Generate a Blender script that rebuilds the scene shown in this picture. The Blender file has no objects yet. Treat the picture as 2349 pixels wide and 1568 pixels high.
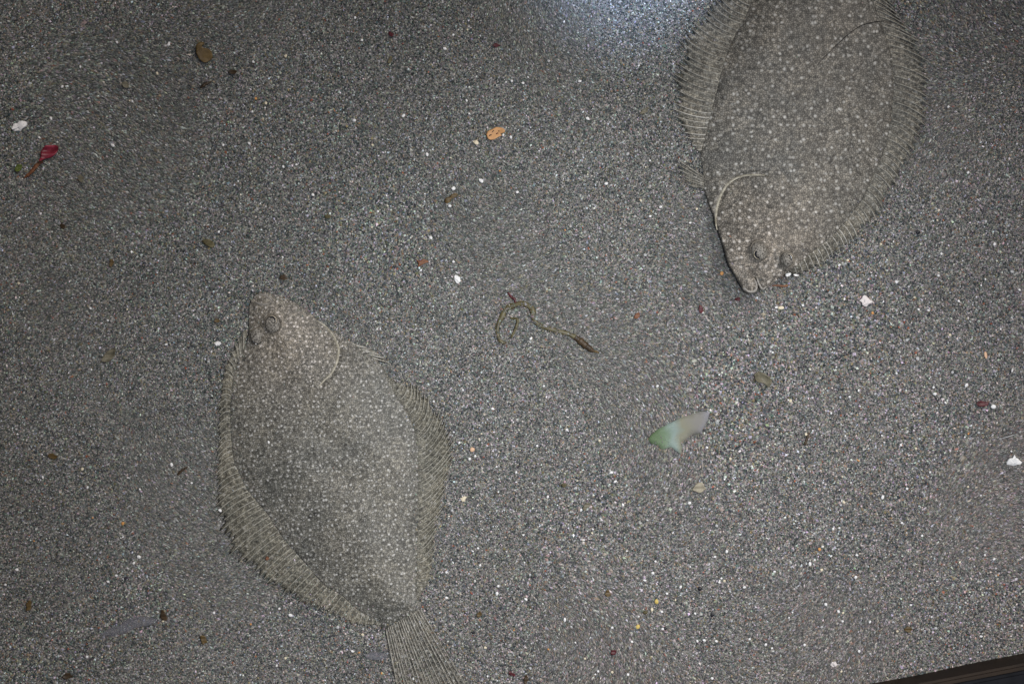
import bpy, bmesh, math, random
import numpy as np
from mathutils import Vector
from mathutils.geometry import delaunay_2d_cdt

random.seed(7); rng = np.random.default_rng(7)
scene = bpy.context.scene
COL = scene.collection

# ---------------------------------------------------------------- camera, sky, sun, exposure
K = 0.8 / 2349.0                      # metres per traced unit (a 0.8 m wide patch of tank floor)
CAM_H = 1.2
cam_data = bpy.data.cameras.new("camera"); cam = bpy.data.objects.new("camera", cam_data); COL.objects.link(cam)
cam.location = (0, 0, CAM_H); cam.rotation_euler = (0, 0, 0)
cam_data.sensor_width = 36; cam_data.lens = 36 * CAM_H / 0.8
cam_data.clip_start = 0.02; cam_data.clip_end = 100
scene.camera = cam

SUN_DIR = Vector((0.52, 0.40, 1.0)).normalized()
world = bpy.data.worlds.new("World"); scene.world = world; world.use_nodes = True
wn = world.node_tree.nodes; wl = world.node_tree.links
sky = wn.new("ShaderNodeTexSky"); sky.sky_type = 'NISHITA'; sky.sun_disc = False
sky.sun_elevation = math.asin(SUN_DIR.z); sky.sun_rotation = math.atan2(SUN_DIR.x, SUN_DIR.y)
sky.air_density = 1.0; sky.dust_density = 4.0; sky.ozone_density = 0.6
wl.new(sky.outputs[0], wn["Background"].inputs[0]); wn["Background"].inputs[1].default_value = 0.05

sun_data = bpy.data.lights.new("sun", 'SUN'); sun = bpy.data.objects.new("sun", sun_data); COL.objects.link(sun)
sun_data.energy = 0.85; sun_data.angle = math.radians(12); sun_data.color = (1.0, 0.955, 0.91)
sun.rotation_euler = SUN_DIR.to_track_quat('Z', 'Y').to_euler(); sun.location = SUN_DIR * 3

# added spots: one imitates a tank lamp's water glare, one makes the vignette
def added_spot(name, loc, aim, watts, cone, soft, color):
    d = bpy.data.lights.new(name, 'SPOT'); o = bpy.data.objects.new(name, d); COL.objects.link(o)
    o.location = loc; o.rotation_euler = (Vector(loc) - Vector(aim)).to_track_quat('Z', 'Y').to_euler()
    d.energy = watts; d.spot_size = math.radians(cone); d.spot_blend = 1.0; d.shadow_soft_size = soft; d.color = color
added_spot("added_spot", (0.10, 0.42, 0.62), (0.090, 0.306, 0), 26.0, 16, 0.03, (0.50, 0.66, 1.0))  # narrow spot, its pool on the sand stands in for glare on the water
added_spot("added_spot", (0.16, 0.03, 0.84), (0.11, -0.12, 0), 18.5, 66, 0.08, (0.93, 0.965, 1.0))  # wide unseen spot added to leave the left side and corners darker

vs = scene.view_settings
vs.view_transform = 'Standard'; vs.look = 'None'; vs.gamma = 1.0; vs.use_curve_mapping = False
vs.exposure = 0.5

# ---------------------------------------------------------------- helpers
def W(p):
    """traced units -> metres on the tank floor"""
    p = np.asarray(p, float)
    return np.stack([(p[..., 0] - 1174.5) * K, (784.0 - p[..., 1]) * K], -1)

def ground(x, y):
    return (0.0012 * np.sin(31 * x + 9 * y + 0.6) + 0.0010 * np.sin(-14 * x + 37 * y + 2.0)
            + 0.0007 * np.sin(63 * x - 48 * y + 1.1) + 0.0005 * np.sin(88 * x + 71 * y + 4.0))

def sstep(a, b, x):
    t = np.clip((x - a) / (b - a), 0, 1); return t * t * (3 - 2 * t)

def resample(pts, n, smooth=True):
    """n points evenly spaced by arc length along a Catmull-Rom curve"""
    p = np.asarray(pts, float)
    if smooth and len(p) > 2:
        q = np.vstack([2 * p[0] - p[1], p, 2 * p[-1] - p[-2]])
        out = []
        for i in range(len(p) - 1):
            a, b, c, d = q[i:i + 4]
            t = np.linspace(0, 1, 12, endpoint=False)[:, None]
            out.append(0.5 * (2 * b + (c - a) * t + (2 * a - 5 * b + 4 * c - d) * t ** 2 + (3 * b - a - 3 * c + d) * t ** 3))
        p = np.vstack(out + [p[-1:]])
    s = np.r_[0, np.cumsum(np.hypot(*np.diff(p, axis=0).T[:2]))]
    u = np.linspace(0, s[-1], n)
    return np.stack([np.interp(u, s, p[:, j]) for j in range(p.shape[1])], -1)

def inside(poly, x, y):
    res = np.zeros(x.shape, bool)
    px, py = poly[:, 0], poly[:, 1]
    sel = (x > px.min()) & (x < px.max()) & (y > py.min()) & (y < py.max())
    if not sel.any(): return res
    xs, ys = x[sel], y[sel]; r = np.zeros(xs.shape, bool)
    for i in range(len(poly)):
        x0, y0 = poly[i - 1]; x1, y1 = poly[i]
        if y0 == y1: continue
        c = (y0 > ys) != (y1 > ys)
        r ^= c & (xs < (x1 - x0) * (ys - y0) / (y1 - y0) + x0)
    res[sel] = r
    return res

def dist_to(line, x, y, closed=False):
    d = np.full(x.shape, 1e9)
    for i in range(0 if closed else 1, len(line)):
        a = line[i - 1]; b = line[i]; ab = b - a; L = (ab ** 2).sum() + 1e-18
        t = np.clip(((x - a[0]) * ab[0] + (y - a[1]) * ab[1]) / L, 0, 1)
        d = np.minimum(d, (x - a[0] - t * ab[0]) ** 2 + (y - a[1] - t * ab[1]) ** 2)
    return np.sqrt(d)

def mesh_obj(name, verts, faces, mat, parent=None, loc=(0, 0, 0), smooth=True):
    me = bpy.data.meshes.new(name)
    v = np.asarray(verts, float) - np.asarray(loc, float)
    me.from_pydata([tuple(q) for q in v], [], [tuple(f) for f in faces])
    if smooth: me.polygons.foreach_set("use_smooth", [True] * len(me.polygons))
    me.materials.append(mat); me.update()
    o = bpy.data.objects.new(name, me); COL.objects.link(o)
    if parent is not None: o.parent = parent
    else: o.location = loc
    return o

def tag(o, label, cat, group=None):
    o["label"] = label; o["category"] = cat
    if group: o["group"] = group
    return o

def tube(path, radii, sides=6, flat=1.0):
    """tapered closed tube along a 3-D path"""
    P = np.asarray(path, float); n = len(P)
    T = np.gradient(P, axis=0); T /= np.linalg.norm(T, axis=1)[:, None] + 1e-12
    up = np.array([0, 0, 1.0]); S = np.cross(T, up); S /= np.linalg.norm(S, axis=1)[:, None] + 1e-12
    U = np.cross(S, T)
    ang = np.linspace(0, 2 * math.pi, sides, endpoint=False)
    V = []; F = []
    for i in range(n):
        for a in ang: V.append(P[i] + radii[i] * (math.cos(a) * S[i] + flat * math.sin(a) * U[i]))
    for i in range(n - 1):
        for j in range(sides):
            k = (j + 1) % sides
            F.append((i * sides + j, i * sides + k, (i + 1) * sides + k, (i + 1) * sides + j))
    F.append(tuple(range(sides))[::-1]); F.append(tuple((n - 1) * sides + j for j in range(sides)))
    return V, F

# ---------------------------------------------------------------- materials
def new_mat(name):
    m = bpy.data.materials.new(name); m.use_nodes = True
    nt = m.node_tree; b = nt.nodes["Principled BSDF"]
    return m, nt.nodes, nt.links, b

def ramp(n, stops, interp='LINEAR'):
    r = n.new("ShaderNodeValToRGB"); r.color_ramp.interpolation = interp
    e = r.color_ramp.elements
    while len(e) < len(stops): e.new(0.5)
    for el, (p, c) in zip(e, stops):
        el.position = p; el.color = (*c, 1) if len(c) == 3 else c
    return r

def mix(n, l, a, b, fac, mode='MIX'):
    m = n.new("ShaderNodeMix"); m.data_type = 'RGBA'; m.blend_type = mode
    for sock, v in ((m.inputs[6], a), (m.inputs[7], b), (m.inputs[0], fac)):
        if hasattr(v, "is_output"): l.new(v, sock)
        elif isinstance(v, (int, float)): sock.default_value = v
        else: sock.default_value = (*v, 1)
    return m.outputs[2]

def simple_mat(name, c1, c2, scale=400, rough=0.55, bump=0.15, spec=0.3, alpha=1.0, sss=0.0, detail=3.0, ior=1.4):
    m, n, l, b = new_mat(name)
    tc = n.new("ShaderNodeTexCoord"); nz = n.new("ShaderNodeTexNoise")
    nz.inputs["Scale"].default_value = scale; nz.inputs["Detail"].default_value = detail
    l.new(tc.outputs["Object"], nz.inputs["Vector"])
    r = ramp(n, [(0.35, c1), (0.65, c2)]); l.new(nz.outputs[0], r.inputs[0]); l.new(r.outputs[0], b.inputs["Base Color"])
    b.inputs["Roughness"].default_value = rough; b.inputs["Specular IOR Level"].default_value = spec
    b.inputs["Alpha"].default_value = alpha
    if sss:
        b.inputs["Subsurface Weight"].default_value = sss; b.inputs["Subsurface Radius"].default_value = (1, 1, 1); b.inputs["Subsurface Scale"].default_value = 0.001
    bp = n.new("ShaderNodeBump"); bp.inputs["Strength"].default_value = bump; bp.inputs["Distance"].default_value = 0.001
    l.new(nz.outputs[0], bp.inputs["Height"]); l.new(bp.outputs[0], b.inputs["Normal"])
    return m

def skin_mat(name, net_scale, dot_scale, dot_r, big_scale, dark, mid, light, dotc, big_amt=0.6, alpha=1.0, dot_amt=0.7, head=None, blotch=30, second=0.6):
    m, n, l, b = new_mat(name)
    tc = n.new("ShaderNodeTexCoord")
    wz = n.new("ShaderNodeTexNoise"); wz.inputs["Scale"].default_value = 140; wz.inputs["Detail"].default_value = 2
    l.new(tc.outputs["Object"], wz.inputs["Vector"])
    sub = n.new("ShaderNodeVectorMath"); sub.operation = 'SUBTRACT'; sub.inputs[1].default_value = (0.5, 0.5, 0.5)
    l.new(wz.outputs["Color"], sub.inputs[0])
    ma = n.new("ShaderNodeVectorMath"); ma.operation = 'MULTIPLY_ADD'; ma.inputs[1].default_value = (0.0022,) * 3
    l.new(sub.outputs[0], ma.inputs[0]); l.new(tc.outputs["Object"], ma.inputs[2])
    co = ma.outputs[0]
    def vor(feature, scale):
        v = n.new("ShaderNodeTexVoronoi"); v.voronoi_dimensions = '2D'; v.feature = feature
        v.inputs["Scale"].default_value = scale; l.new(co, v.inputs["Vector"]); return v
    edge = vor('DISTANCE_TO_EDGE', net_scale); cell = vor('F1', net_scale)
    r = ramp(n, [(0.0, dark), (0.10, mid), (0.32, light)]); l.new(edge.outputs["Distance"], r.inputs[0])
    sx = n.new("ShaderNodeSeparateColor"); l.new(cell.outputs["Color"], sx.inputs[0])
    rc = ramp(n, [(0.0, (0.35,) * 3), (0.5, (0.9,) * 3), (1.0, (1.5,) * 3)]); l.new(sx.outputs[0], rc.inputs[0])
    col = mix(n, l, r.outputs[0], rc.outputs[0], 0.7, 'MULTIPLY')
    fz = n.new("ShaderNodeTexNoise"); fz.inputs["Scale"].default_value = net_scale * 0.62; fz.inputs["Detail"].default_value = 3; fz.inputs["Roughness"].default_value = 0.7
    l.new(co, fz.inputs["Vector"])
    rf = ramp(n, [(0.30, (0.42, 0.42, 0.42)), (0.48, (0.92, 0.92, 0.92)), (0.68, (1.5, 1.48, 1.45))]); l.new(fz.outputs[0], rf.inputs[0])
    col = mix(n, l, col, rf.outputs[0], 1.0, 'MULTIPLY')
    # slow patches: browner / greyer / darker skin
    nz = n.new("ShaderNodeTexNoise"); nz.inputs["Scale"].default_value = blotch; nz.inputs["Detail"].default_value = 5; nz.inputs["Roughness"].default_value = 0.62
    l.new(tc.outputs["Object"], nz.inputs["Vector"])
    rp = ramp(n, [(0.30, (0.66, 0.68, 0.68)), (0.46, (0.95, 0.94, 0.91)), (0.70, (1.22, 1.17, 1.09))]); l.new(nz.outputs[0], rp.inputs[0])
    col = mix(n, l, col, rp.outputs[0], 1.0, 'MULTIPLY')
    # pale dots
    for sc, rad, amt in ((dot_scale, dot_r, dot_amt), (dot_scale * 1.47, dot_r * 0.95, dot_amt * second), (big_scale, 0.06, big_amt)):
        d = vor('F1', sc)
        s2 = n.new("ShaderNodeSeparateColor"); l.new(d.outputs["Color"], s2.inputs[0])
        on = ramp(n, [(0.35, (0.06, 0.06, 0.06)), (0.95, (1, 1, 1))]); l.new(s2.outputs[1], on.inputs[0])
        rr = ramp(n, [(rad * 0.3, (amt,) * 3), (rad * 1.15, (0, 0, 0))]); l.new(d.outputs["Distance"], rr.inputs[0])
        mm = n.new("ShaderNodeMath"); mm.operation = 'MULTIPLY'; l.new(on.outputs[0], mm.inputs[0]); l.new(rr.outputs[0], mm.inputs[1])
        col = mix(n, l, col, dotc, mm.outputs[0])
    if head is not None:      # paler, pinker skin over the head
        ds = n.new("ShaderNodeVectorMath"); ds.operation = 'DISTANCE'; ds.inputs[1].default_value = (*head, 0.01); l.new(tc.outputs["Object"], ds.inputs[0])
        hz = n.new("ShaderNodeMath"); hz.operation = 'MULTIPLY_ADD'; hz.inputs[1].default_value = 0.04; l.new(nz.outputs[0], hz.inputs[0]); l.new(ds.outputs["Value"], hz.inputs[2])
        rh = ramp(n, [(0.035, (1.28, 1.2, 1.16)), (0.095, (1, 1, 1))]); l.new(hz.outputs[0], rh.inputs[0])
        col = mix(n, l, col, rh.outputs[0], 1.0, 'MULTIPLY')
    l.new(col, b.inputs["Base Color"]); b.inputs["Alpha"].default_value = alpha
    b.inputs["Roughness"].default_value = 0.5; b.inputs["Specular IOR Level"].default_value = 0.22
    bp = n.new("ShaderNodeBump"); bp.inputs["Strength"].default_value = 0.35; bp.inputs["Distance"].default_value = 0.0006
    l.new(edge.outputs["Distance"], bp.inputs["Height"]); l.new(bp.outputs[0], b.inputs["Normal"])
    return m

def fin_mat(name, c_dark, c_mid, c_pale, scale=430, alpha=0.8):
    m, n, l, b = new_mat(name)
    tc = n.new("ShaderNodeTexCoord")
    v = n.new("ShaderNodeTexVoronoi"); v.voronoi_dimensions = '2D'; v.feature = 'F1'; v.inputs["Scale"].default_value = scale
    l.new(tc.outputs["Object"], v.inputs["Vector"])
    nz = n.new("ShaderNodeTexNoise"); nz.inputs["Scale"].default_value = 70; nz.inputs["Detail"].default_value = 4; l.new(tc.outputs["Object"], nz.inputs["Vector"])
    r = ramp(n, [(0.33, c_dark), (0.6, c_mid), (0.72, c_pale)]); l.new(nz.outputs[0], r.inputs[0])
    s = n.new("ShaderNodeSeparateColor"); l.new(v.outputs["Color"], s.inputs[0])
    rv = ramp(n, [(0.0, (0.75,) * 3), (0.6, (1.0,) * 3), (0.93, (1.25,) * 3), (1.0, (2.2,) * 3)]); l.new(s.outputs[0], rv.inputs[0])
    col = mix(n, l, r.outputs[0], rv.outputs[0], 0.8, 'MULTIPLY')
    fz = n.new("ShaderNodeTexNoise"); fz.inputs["Scale"].default_value = 520; fz.inputs["Detail"].default_value = 3; l.new(tc.outputs["Object"], fz.inputs["Vector"])
    rf = ramp(n, [(0.33, (0.45,) * 3), (0.5, (1.0,) * 3), (0.68, (1.7, 1.68, 1.62))]); l.new(fz.outputs[0], rf.inputs[0])
    col = mix(n, l, col, rf.outputs[0], 0.7, 'MULTIPLY')
    d = n.new("ShaderNodeTexVoronoi"); d.voronoi_dimensions = '2D'; d.inputs["Scale"].default_value = 150; l.new(tc.outputs["Object"], d.inputs["Vector"])
    rd = ramp(n, [(0.06, (0.4,) * 3), (0.18, (0, 0, 0))]); l.new(d.outputs["Distance"], rd.inputs[0])
    col = mix(n, l, col, (0.42, 0.40, 0.36), rd.outputs[0])
    l.new(col, b.inputs["Base Color"]); b.inputs["Roughness"].default_value = 0.5; b.inputs["Specular IOR Level"].default_value = 0.25
    b.inputs["Alpha"].default_value = alpha
    return m

# traced outlines of the two fish bodies
F1_right = [(602, 670), (617, 671), (632, 676), (670, 690), (702, 709), (729, 734), (759, 757), (797, 779), (830, 799), (865, 826), (881, 845), (897, 883), (919, 921), (936, 946), (949, 980), (958, 1021), (960, 1060), (960, 1100), (958, 1181), (957, 1262), (957, 1330), (957, 1368), (964, 1390)]
F1_left = [(884, 1440), (872, 1424), (824, 1398), (783, 1362), (743, 1338), (694, 1284), (648, 1230), (610, 1172), (572, 1127), (548, 1081), (536, 1052), (530, 985), (530, 926), (535, 872), (545, 828), (562, 796), (571, 764), (571, 736), (573, 699), (583, 682), (592, 673)]
F2_left = [(1880, -200), (1830, -150), (1772, -80), (1728, 0), (1704, 49), (1679, 95), (1658, 149), (1644, 203), (1634, 244), (1624, 285), (1615, 325), (1607, 350), (1613, 394), (1615, 431), (1624, 464), (1636, 499), (1644, 532), (1655, 567), (1663, 602), (1679, 632), (1695, 659), (1703, 670), (1716, 674), (1726, 671), (1729, 664), (1728, 655), (1725, 645), (1721, 637)]
F2_right = [(1724, 638), (1729, 648), (1732, 658), (1736, 665), (1743, 667), (1758, 656), (1777, 640), (1793, 629), (1815, 613), (1842, 590), (1874, 566), (1907, 539), (1934, 512), (1956, 483), (1977, 456), (1994, 421), (2010, 385), (2030, 339), (2042, 284), (2050, 217), (2047, 162), (2037, 108), (2018, 54), (1999, 0), (1970, -70), (1942, -140), (1932, -196)]

M = {}
def rel(v, outline):
    c = W(resample(np.vstack([outline, outline[:1]]), 420)[:-1]).mean(0); return tuple(W(v) - c)
M['skin_a'] = skin_mat("skin_a", 680, 260, 0.25, 60, (0.028, 0.027, 0.023), (0.113, 0.111, 0.097), (0.17, 0.165, 0.147), (0.54, 0.53, 0.50), 0.45, dot_amt=0.8, head=rel((660, 760), np.array(F1_right + F1_left, float)))
M['skin_b'] = skin_mat("skin_b", 600, 165, 0.22, 50, (0.024, 0.024, 0.022), (0.108, 0.103, 0.091), (0.165, 0.157, 0.14), (0.54, 0.53, 0.49), 0.8, dot_amt=0.68, blotch=48, second=0.4, head=rel((1735, 600), np.array(F2_left + F2_right, float)))
M['fin'] = skin_mat("fin", 560, 150, 0.17, 60, (0.05, 0.048, 0.038), (0.148, 0.142, 0.116), (0.20, 0.192, 0.162), (0.46, 0.45, 0.41), 0.3, alpha=0.85, dot_amt=0.6)
M['fin_b'] = skin_mat("fin_b", 520, 120, 0.15, 48, (0.045, 0.043, 0.037), (0.14, 0.134, 0.114), (0.195, 0.188, 0.164), (0.5, 0.49, 0.45), 0.7, alpha=0.82, dot_amt=0.6)
M['fin_tail'] = skin_mat("fin_tail", 600, 210, 0.25, 60, (0.04, 0.038, 0.032), (0.13, 0.123, 0.105), (0.20, 0.19, 0.165), (0.46, 0.455, 0.43), 0.4, alpha=0.72, dot_amt=0.75)
M['ray'] = simple_mat("ray", (0.17, 0.16, 0.125), (0.40, 0.385, 0.33), 420, 0.45, 0.1)
M['ray_soft'] = simple_mat('ray_soft', (0.15, 0.14, 0.115), (0.38, 0.365, 0.315), 380, 0.45, 0.1)
M['ray_dull'] = simple_mat('ray_dull', (0.10, 0.095, 0.08), (0.42, 0.41, 0.38), 650, 0.45, 0.1)
M['ray_pale'] = simple_mat("ray_pale", (0.3, 0.28, 0.23), (0.6, 0.58, 0.53), 420, 0.4, 0.1)
M['cream'] = simple_mat("cream", (0.17, 0.155, 0.115), (0.35, 0.325, 0.255), 350, 0.4, 0.15)
M['eyeball'] = simple_mat("eyeball", (0.04, 0.036, 0.03), (0.27, 0.25, 0.215), 850, 0.5, 0.4, 0.2)
M['lid'] = simple_mat("lid", (0.07, 0.06, 0.047), (0.15, 0.13, 0.10), 300, 0.5, 0.1)
M['pupil'] = simple_mat("pupil", (0.004, 0.004, 0.004), (0.008, 0.008, 0.01), 200, 0.15, 0.0, 0.6)
M['iris'] = simple_mat("iris", (0.32, 0.27, 0.18), (0.50, 0.45, 0.36), 600, 0.3, 0.05)
M['lip'] = simple_mat("lip", (0.14, 0.125, 0.105), (0.26, 0.245, 0.22), 800, 0.45, 0.2)
M['white'] = simple_mat("white_shell", (0.58, 0.57, 0.55), (0.80, 0.79, 0.77), 300, 0.45, 0.2)
M['pinkwhite'] = simple_mat("pinkish_shell", (0.48, 0.42, 0.39), (0.74, 0.70, 0.68), 260, 0.5, 0.3)
M['grey'] = simple_mat("grey_grain", (0.30, 0.30, 0.30), (0.48, 0.48, 0.47), 400, 0.5, 0.2)
M['creamgrain'] = simple_mat("cream_grain", (0.5, 0.42, 0.28), (0.68, 0.62, 0.48), 400, 0.5, 0.2)
M['orange'] = simple_mat("orange_grain", (0.42, 0.19, 0.06), (0.58, 0.30, 0.10), 350, 0.5, 0.2)
M['orangeshell'] = simple_mat("orange_shell", (0.42, 0.22, 0.09), (0.52, 0.285, 0.125), 160, 0.5, 0.15)
M['yellow'] = simple_mat("yellow_grain", (0.42, 0.30, 0.07), (0.58, 0.44, 0.14), 350, 0.45, 0.2)
M['rust'] = simple_mat("rust", (0.11, 0.042, 0.02), (0.19, 0.08, 0.034), 300, 0.5, 0.2)
M['red'] = simple_mat("red_alga", (0.11, 0.010, 0.018), (0.22, 0.022, 0.04), 150, 0.4, 0.3)
M['maroon'] = simple_mat("maroon", (0.045, 0.008, 0.010), (0.095, 0.016, 0.02), 250, 0.45, 0.2)
M['brown'] = simple_mat("brown_alga", (0.062, 0.040, 0.013), (0.105, 0.068, 0.022), 180, 0.5, 0.3)
M['darkbrown'] = simple_mat("dark_brown_alga", (0.028, 0.018, 0.009), (0.058, 0.036, 0.016), 220, 0.5, 0.3)
M['olive'] = simple_mat("olive_alga", (0.05, 0.041, 0.016), (0.105, 0.09, 0.042), 260, 0.45, 0.3)
M['olivegrey'] = simple_mat("olive_grey", (0.10, 0.09, 0.06), (0.16, 0.145, 0.10), 200, 0.5, 0.3)
M['green'] = simple_mat("green_alga", (0.06, 0.08, 0.014), (0.10, 0.13, 0.025), 200, 0.45, 0.3)
M['black'] = simple_mat("black_grain", (0.006, 0.006, 0.008), (0.016, 0.016, 0.02), 300, 0.4, 0.2)
M['hair'] = simple_mat("hair", (0.008, 0.007, 0.006), (0.015, 0.013, 0.012), 300, 0.4, 0.0)
M['film'] = simple_mat("grey_film", (0.17, 0.17, 0.19), (0.25, 0.25, 0.28), 90, 0.5, 0.3, 0.3, alpha=0.27)
M['tan'] = simple_mat("tan_flake", (0.2, 0.175, 0.125), (0.3, 0.265, 0.19), 200, 0.5, 0.3)
M['peach'] = simple_mat("peach", (0.5, 0.30, 0.18), (0.62, 0.42, 0.28), 300, 0.5, 0.2)

def leaf_material():
    m, n, l, b = new_mat("pale_leaf")
    tc = n.new("ShaderNodeTexCoord"); sp = n.new("ShaderNodeSeparateXYZ"); l.new(tc.outputs["Object"], sp.inputs[0])
    nz = n.new("ShaderNodeTexNoise"); nz.inputs["Scale"].default_value = 90; nz.inputs["Detail"].default_value = 4; l.new(tc.outputs["Object"], nz.inputs["Vector"])
    ad = n.new("ShaderNodeMath"); ad.operation = 'MULTIPLY_ADD'; ad.inputs[1].default_value = 0.016; l.new(nz.outputs[0], ad.inputs[0]); l.new(sp.outputs[0], ad.inputs[2])
    mr = n.new("ShaderNodeMapRange"); mr.inputs[1].default_value = -0.018; mr.inputs[2].default_value = 0.034; l.new(ad.outputs[0], mr.inputs[0])
    r = ramp(n, [(0.10, (0.11, 0.165, 0.08)), (0.26, (0.16, 0.225, 0.14)), (0.40, (0.25, 0.315, 0.285)), (0.55, (0.24, 0.235, 0.17)), (0.78, (0.235, 0.225, 0.205)), (1.0, (0.26, 0.26, 0.30))])
    l.new(mr.outputs[0], r.inputs[0]); l.new(r.outputs[0], b.inputs["Base Color"])
    b.inputs["Roughness"].default_value = 0.6; b.inputs["Specular IOR Level"].default_value = 0.2; b.inputs["Alpha"].default_value = 0.7
    bp = n.new("ShaderNodeBump"); bp.inputs["Strength"].default_value = 0.3; bp.inputs["Distance"].default_value = 0.001
    l.new(nz.outputs[0], bp.inputs["Height"]); l.new(bp.outputs[0], b.inputs["Normal"])
    return m
M['leaf'] = leaf_material()

def sand_base_material():
    m, n, l, b = new_mat("sand_bed")
    tc = n.new("ShaderNodeTexCoord")
    v = n.new("ShaderNodeTexVoronoi"); v.voronoi_dimensions = '2D'; v.inputs["Scale"].default_value = 820; l.new(tc.outputs["Object"], v.inputs["Vector"])
    s = n.new("ShaderNodeSeparateColor"); l.new(v.outputs["Color"], s.inputs[0])
    r = ramp(n, [(0.0, (0.03, 0.034, 0.034)), (0.35, (0.10, 0.10, 0.095)), (0.75, (0.19, 0.18, 0.165)), (0.96, (0.32, 0.31, 0.29)), (1.0, (0.5, 0.49, 0.47))])
    l.new(s.outputs[0], r.inputs[0]); l.new(r.outputs[0], b.inputs["Base Color"])
    b.inputs["Roughness"].default_value = 0.7; b.inputs["Specular IOR Level"].default_value = 0.2
    bp = n.new("ShaderNodeBump"); bp.inputs["Strength"].default_value = 0.6; bp.inputs["Distance"].default_value = 0.001; bp.invert = True
    l.new(v.outputs["Distance"], bp.inputs["Height"]); l.new(bp.outputs[0], b.inputs["Normal"])
    return m

def grain_material():
    m, n, l, b = new_mat("sand_grain")
    a = n.new("ShaderNodeAttribute"); a.attribute_name = "grain_color"
    l.new(a.outputs["Color"], b.inputs["Base Color"])
    b.inputs["Roughness"].default_value = 0.42; b.inputs["Specular IOR Level"].default_value = 0.35
    return m

# ---------------------------------------------------------------- the setting: sand bed, tank wall, floor
wa, wb = W([1988.7, 1568]), W([2349, 1498])
wdir = (wb - wa) / np.linalg.norm(wb - wa)                 # along the wall
wout = np.array([wdir[1], -wdir[0]])                        # out of the tank
WD = float(wa @ wout)                                       # distance of the wall from the world's origin

def from_wall(a, b):
    """a along the wall, b out of the tank (b = WD at the wall) -> x, y"""
    return a * wdir[0] + b * wout[0], a * wdir[1] + b * wout[1]

wall_root = bpy.data.objects.new("tank_wall", None); COL.objects.link(wall_root)
cx, cy = from_wall(0.3, WD); wall_root.location = (cx, cy, 0); wall_root.rotation_euler = (0, 0, math.atan2(wdir[1], wdir[0]))
tag(wall_root, "dark brown tank wall with a charcoal rim bounding the sand", "tank wall")
def box(name, x0, x1, y0, y1, z0, z1, mat, parent, bev=0.002):
    bm = bmesh.new(); bmesh.ops.create_cube(bm, size=1)
    for v in bm.verts:
        v.co = ((x0 + x1) / 2 + v.co.x * (x1 - x0), (y0 + y1) / 2 + v.co.y * (y1 - y0), (z0 + z1) / 2 + v.co.z * (z1 - z0))
    bmesh.ops.bevel(bm, geom=bm.edges[:], offset=bev, segments=2, affect='EDGES')
    me = bpy.data.meshes.new(name); bm.to_mesh(me); bm.free(); me.materials.append(mat)
    o = bpy.data.objects.new(name, me); COL.objects.link(o); o.parent = parent; return o
m_wall = simple_mat("brown_panel", (0.012, 0.0065, 0.0028), (0.020, 0.011, 0.005), 40, 0.6, 0.3)
m_rim = simple_mat("charcoal_rim", (0.007, 0.0075, 0.009), (0.012, 0.0125, 0.015), 60, 0.8, 0.3, 0.1)
box("panel", -2.4, 2.4, -0.012, 0.0, -0.10, 0.029, m_wall, wall_root)
box("rim", -2.4, 2.4, -0.30, -0.004, 0.0292, 0.036, m_rim, wall_root)
# unseen side and back walls, added tall to shade the sand's left and back
def plain_wall(name, x0, x1, y0, y1, z1):
    o = box(name, x0, x1, y0, y1, -0.1, z1, m_side, None, 0.003); o["kind"] = "structure"; return o
m_side = simple_mat("dark_panel", (0.035, 0.04, 0.042), (0.05, 0.055, 0.056), 8, 0.7, 0.1)
plain_wall("side_shade_wall", -0.56, -0.53, -2.0, 0.52, 0.42)
plain_wall("back_shade_wall", -0.53, 2.3, 0.49, 0.52, 0.30)
m_floor = simple_mat("dark_floor", (0.03, 0.03, 0.032), (0.045, 0.045, 0.046), 12, 0.7, 0.3)
floor = mesh_obj("floor", [(-40, -40, -0.6), (40, -40, -0.6), (40, 40, -0.6), (-40, 40, -0.6)], [(0, 1, 2, 3)], m_floor)
floor["kind"] = "structure"

# ---------------------------------------------------------------- fish
def cdt_fill(outline, spacing, jitter=0.25):
    poly = np.asarray(outline, float); n = len(poly)
    x0, y0 = poly.min(0); x1, y1 = poly.max(0)
    gx, gy = np.meshgrid(np.arange(x0, x1, spacing), np.arange(y0, y1, spacing * 0.866))
    gx = gx + (np.arange(gx.shape[0]) % 2)[:, None] * spacing * 0.5
    gx = gx.ravel() + rng.uniform(-jitter, jitter, gx.size) * spacing; gy = gy.ravel() + rng.uniform(-jitter, jitter, gy.size) * spacing
    ok = inside(poly, gx, gy); gx, gy = gx[ok], gy[ok]
    ok = dist_to(poly, gx, gy, True) > spacing * 0.55; gx, gy = gx[ok], gy[ok]
    vs_ = [Vector(p) for p in poly] + [Vector(p) for p in zip(gx, gy)]
    r = delaunay_2d_cdt(vs_, [], [list(range(n))], 1, 1e-7)
    return np.array([tuple(v) for v in r[0]]), [tuple(f) for f in r[2]]

class Fish: pass

def solid_from_fill(V2, F, ztop, zbot):
    """top sheet + rim wall + bottom"""
    from collections import Counter
    cnt = Counter(); dirn = {}
    for f in F:
        for i in range(len(f)):
            a, b = f[i], f[(i + 1) % len(f)]; cnt[(min(a, b), max(a, b))] += 1; dirn[(min(a, b), max(a, b))] = (a, b)
    bound = [dirn[e] for e, c in cnt.items() if c == 1]
    V = [(x, y, z) for (x, y), z in zip(V2, ztop)]; Fo = list(F); low = {}
    for a, b in bound:
        for q in (a, b):
            if q not in low: low[q] = len(V); V.append((V2[q][0], V2[q][1], zbot[q]))
        Fo.append((b, a, low[a], low[b]))
    nxt = {a: b for a, b in bound}; loop = []; s = bound[0][0]; c = s
    while True:
        loop.append(low[c]); c = nxt[c]
        if c == s or len(loop) > len(bound): break
    Fo.append(tuple(loop[::-1]))
    return V, Fo

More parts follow.
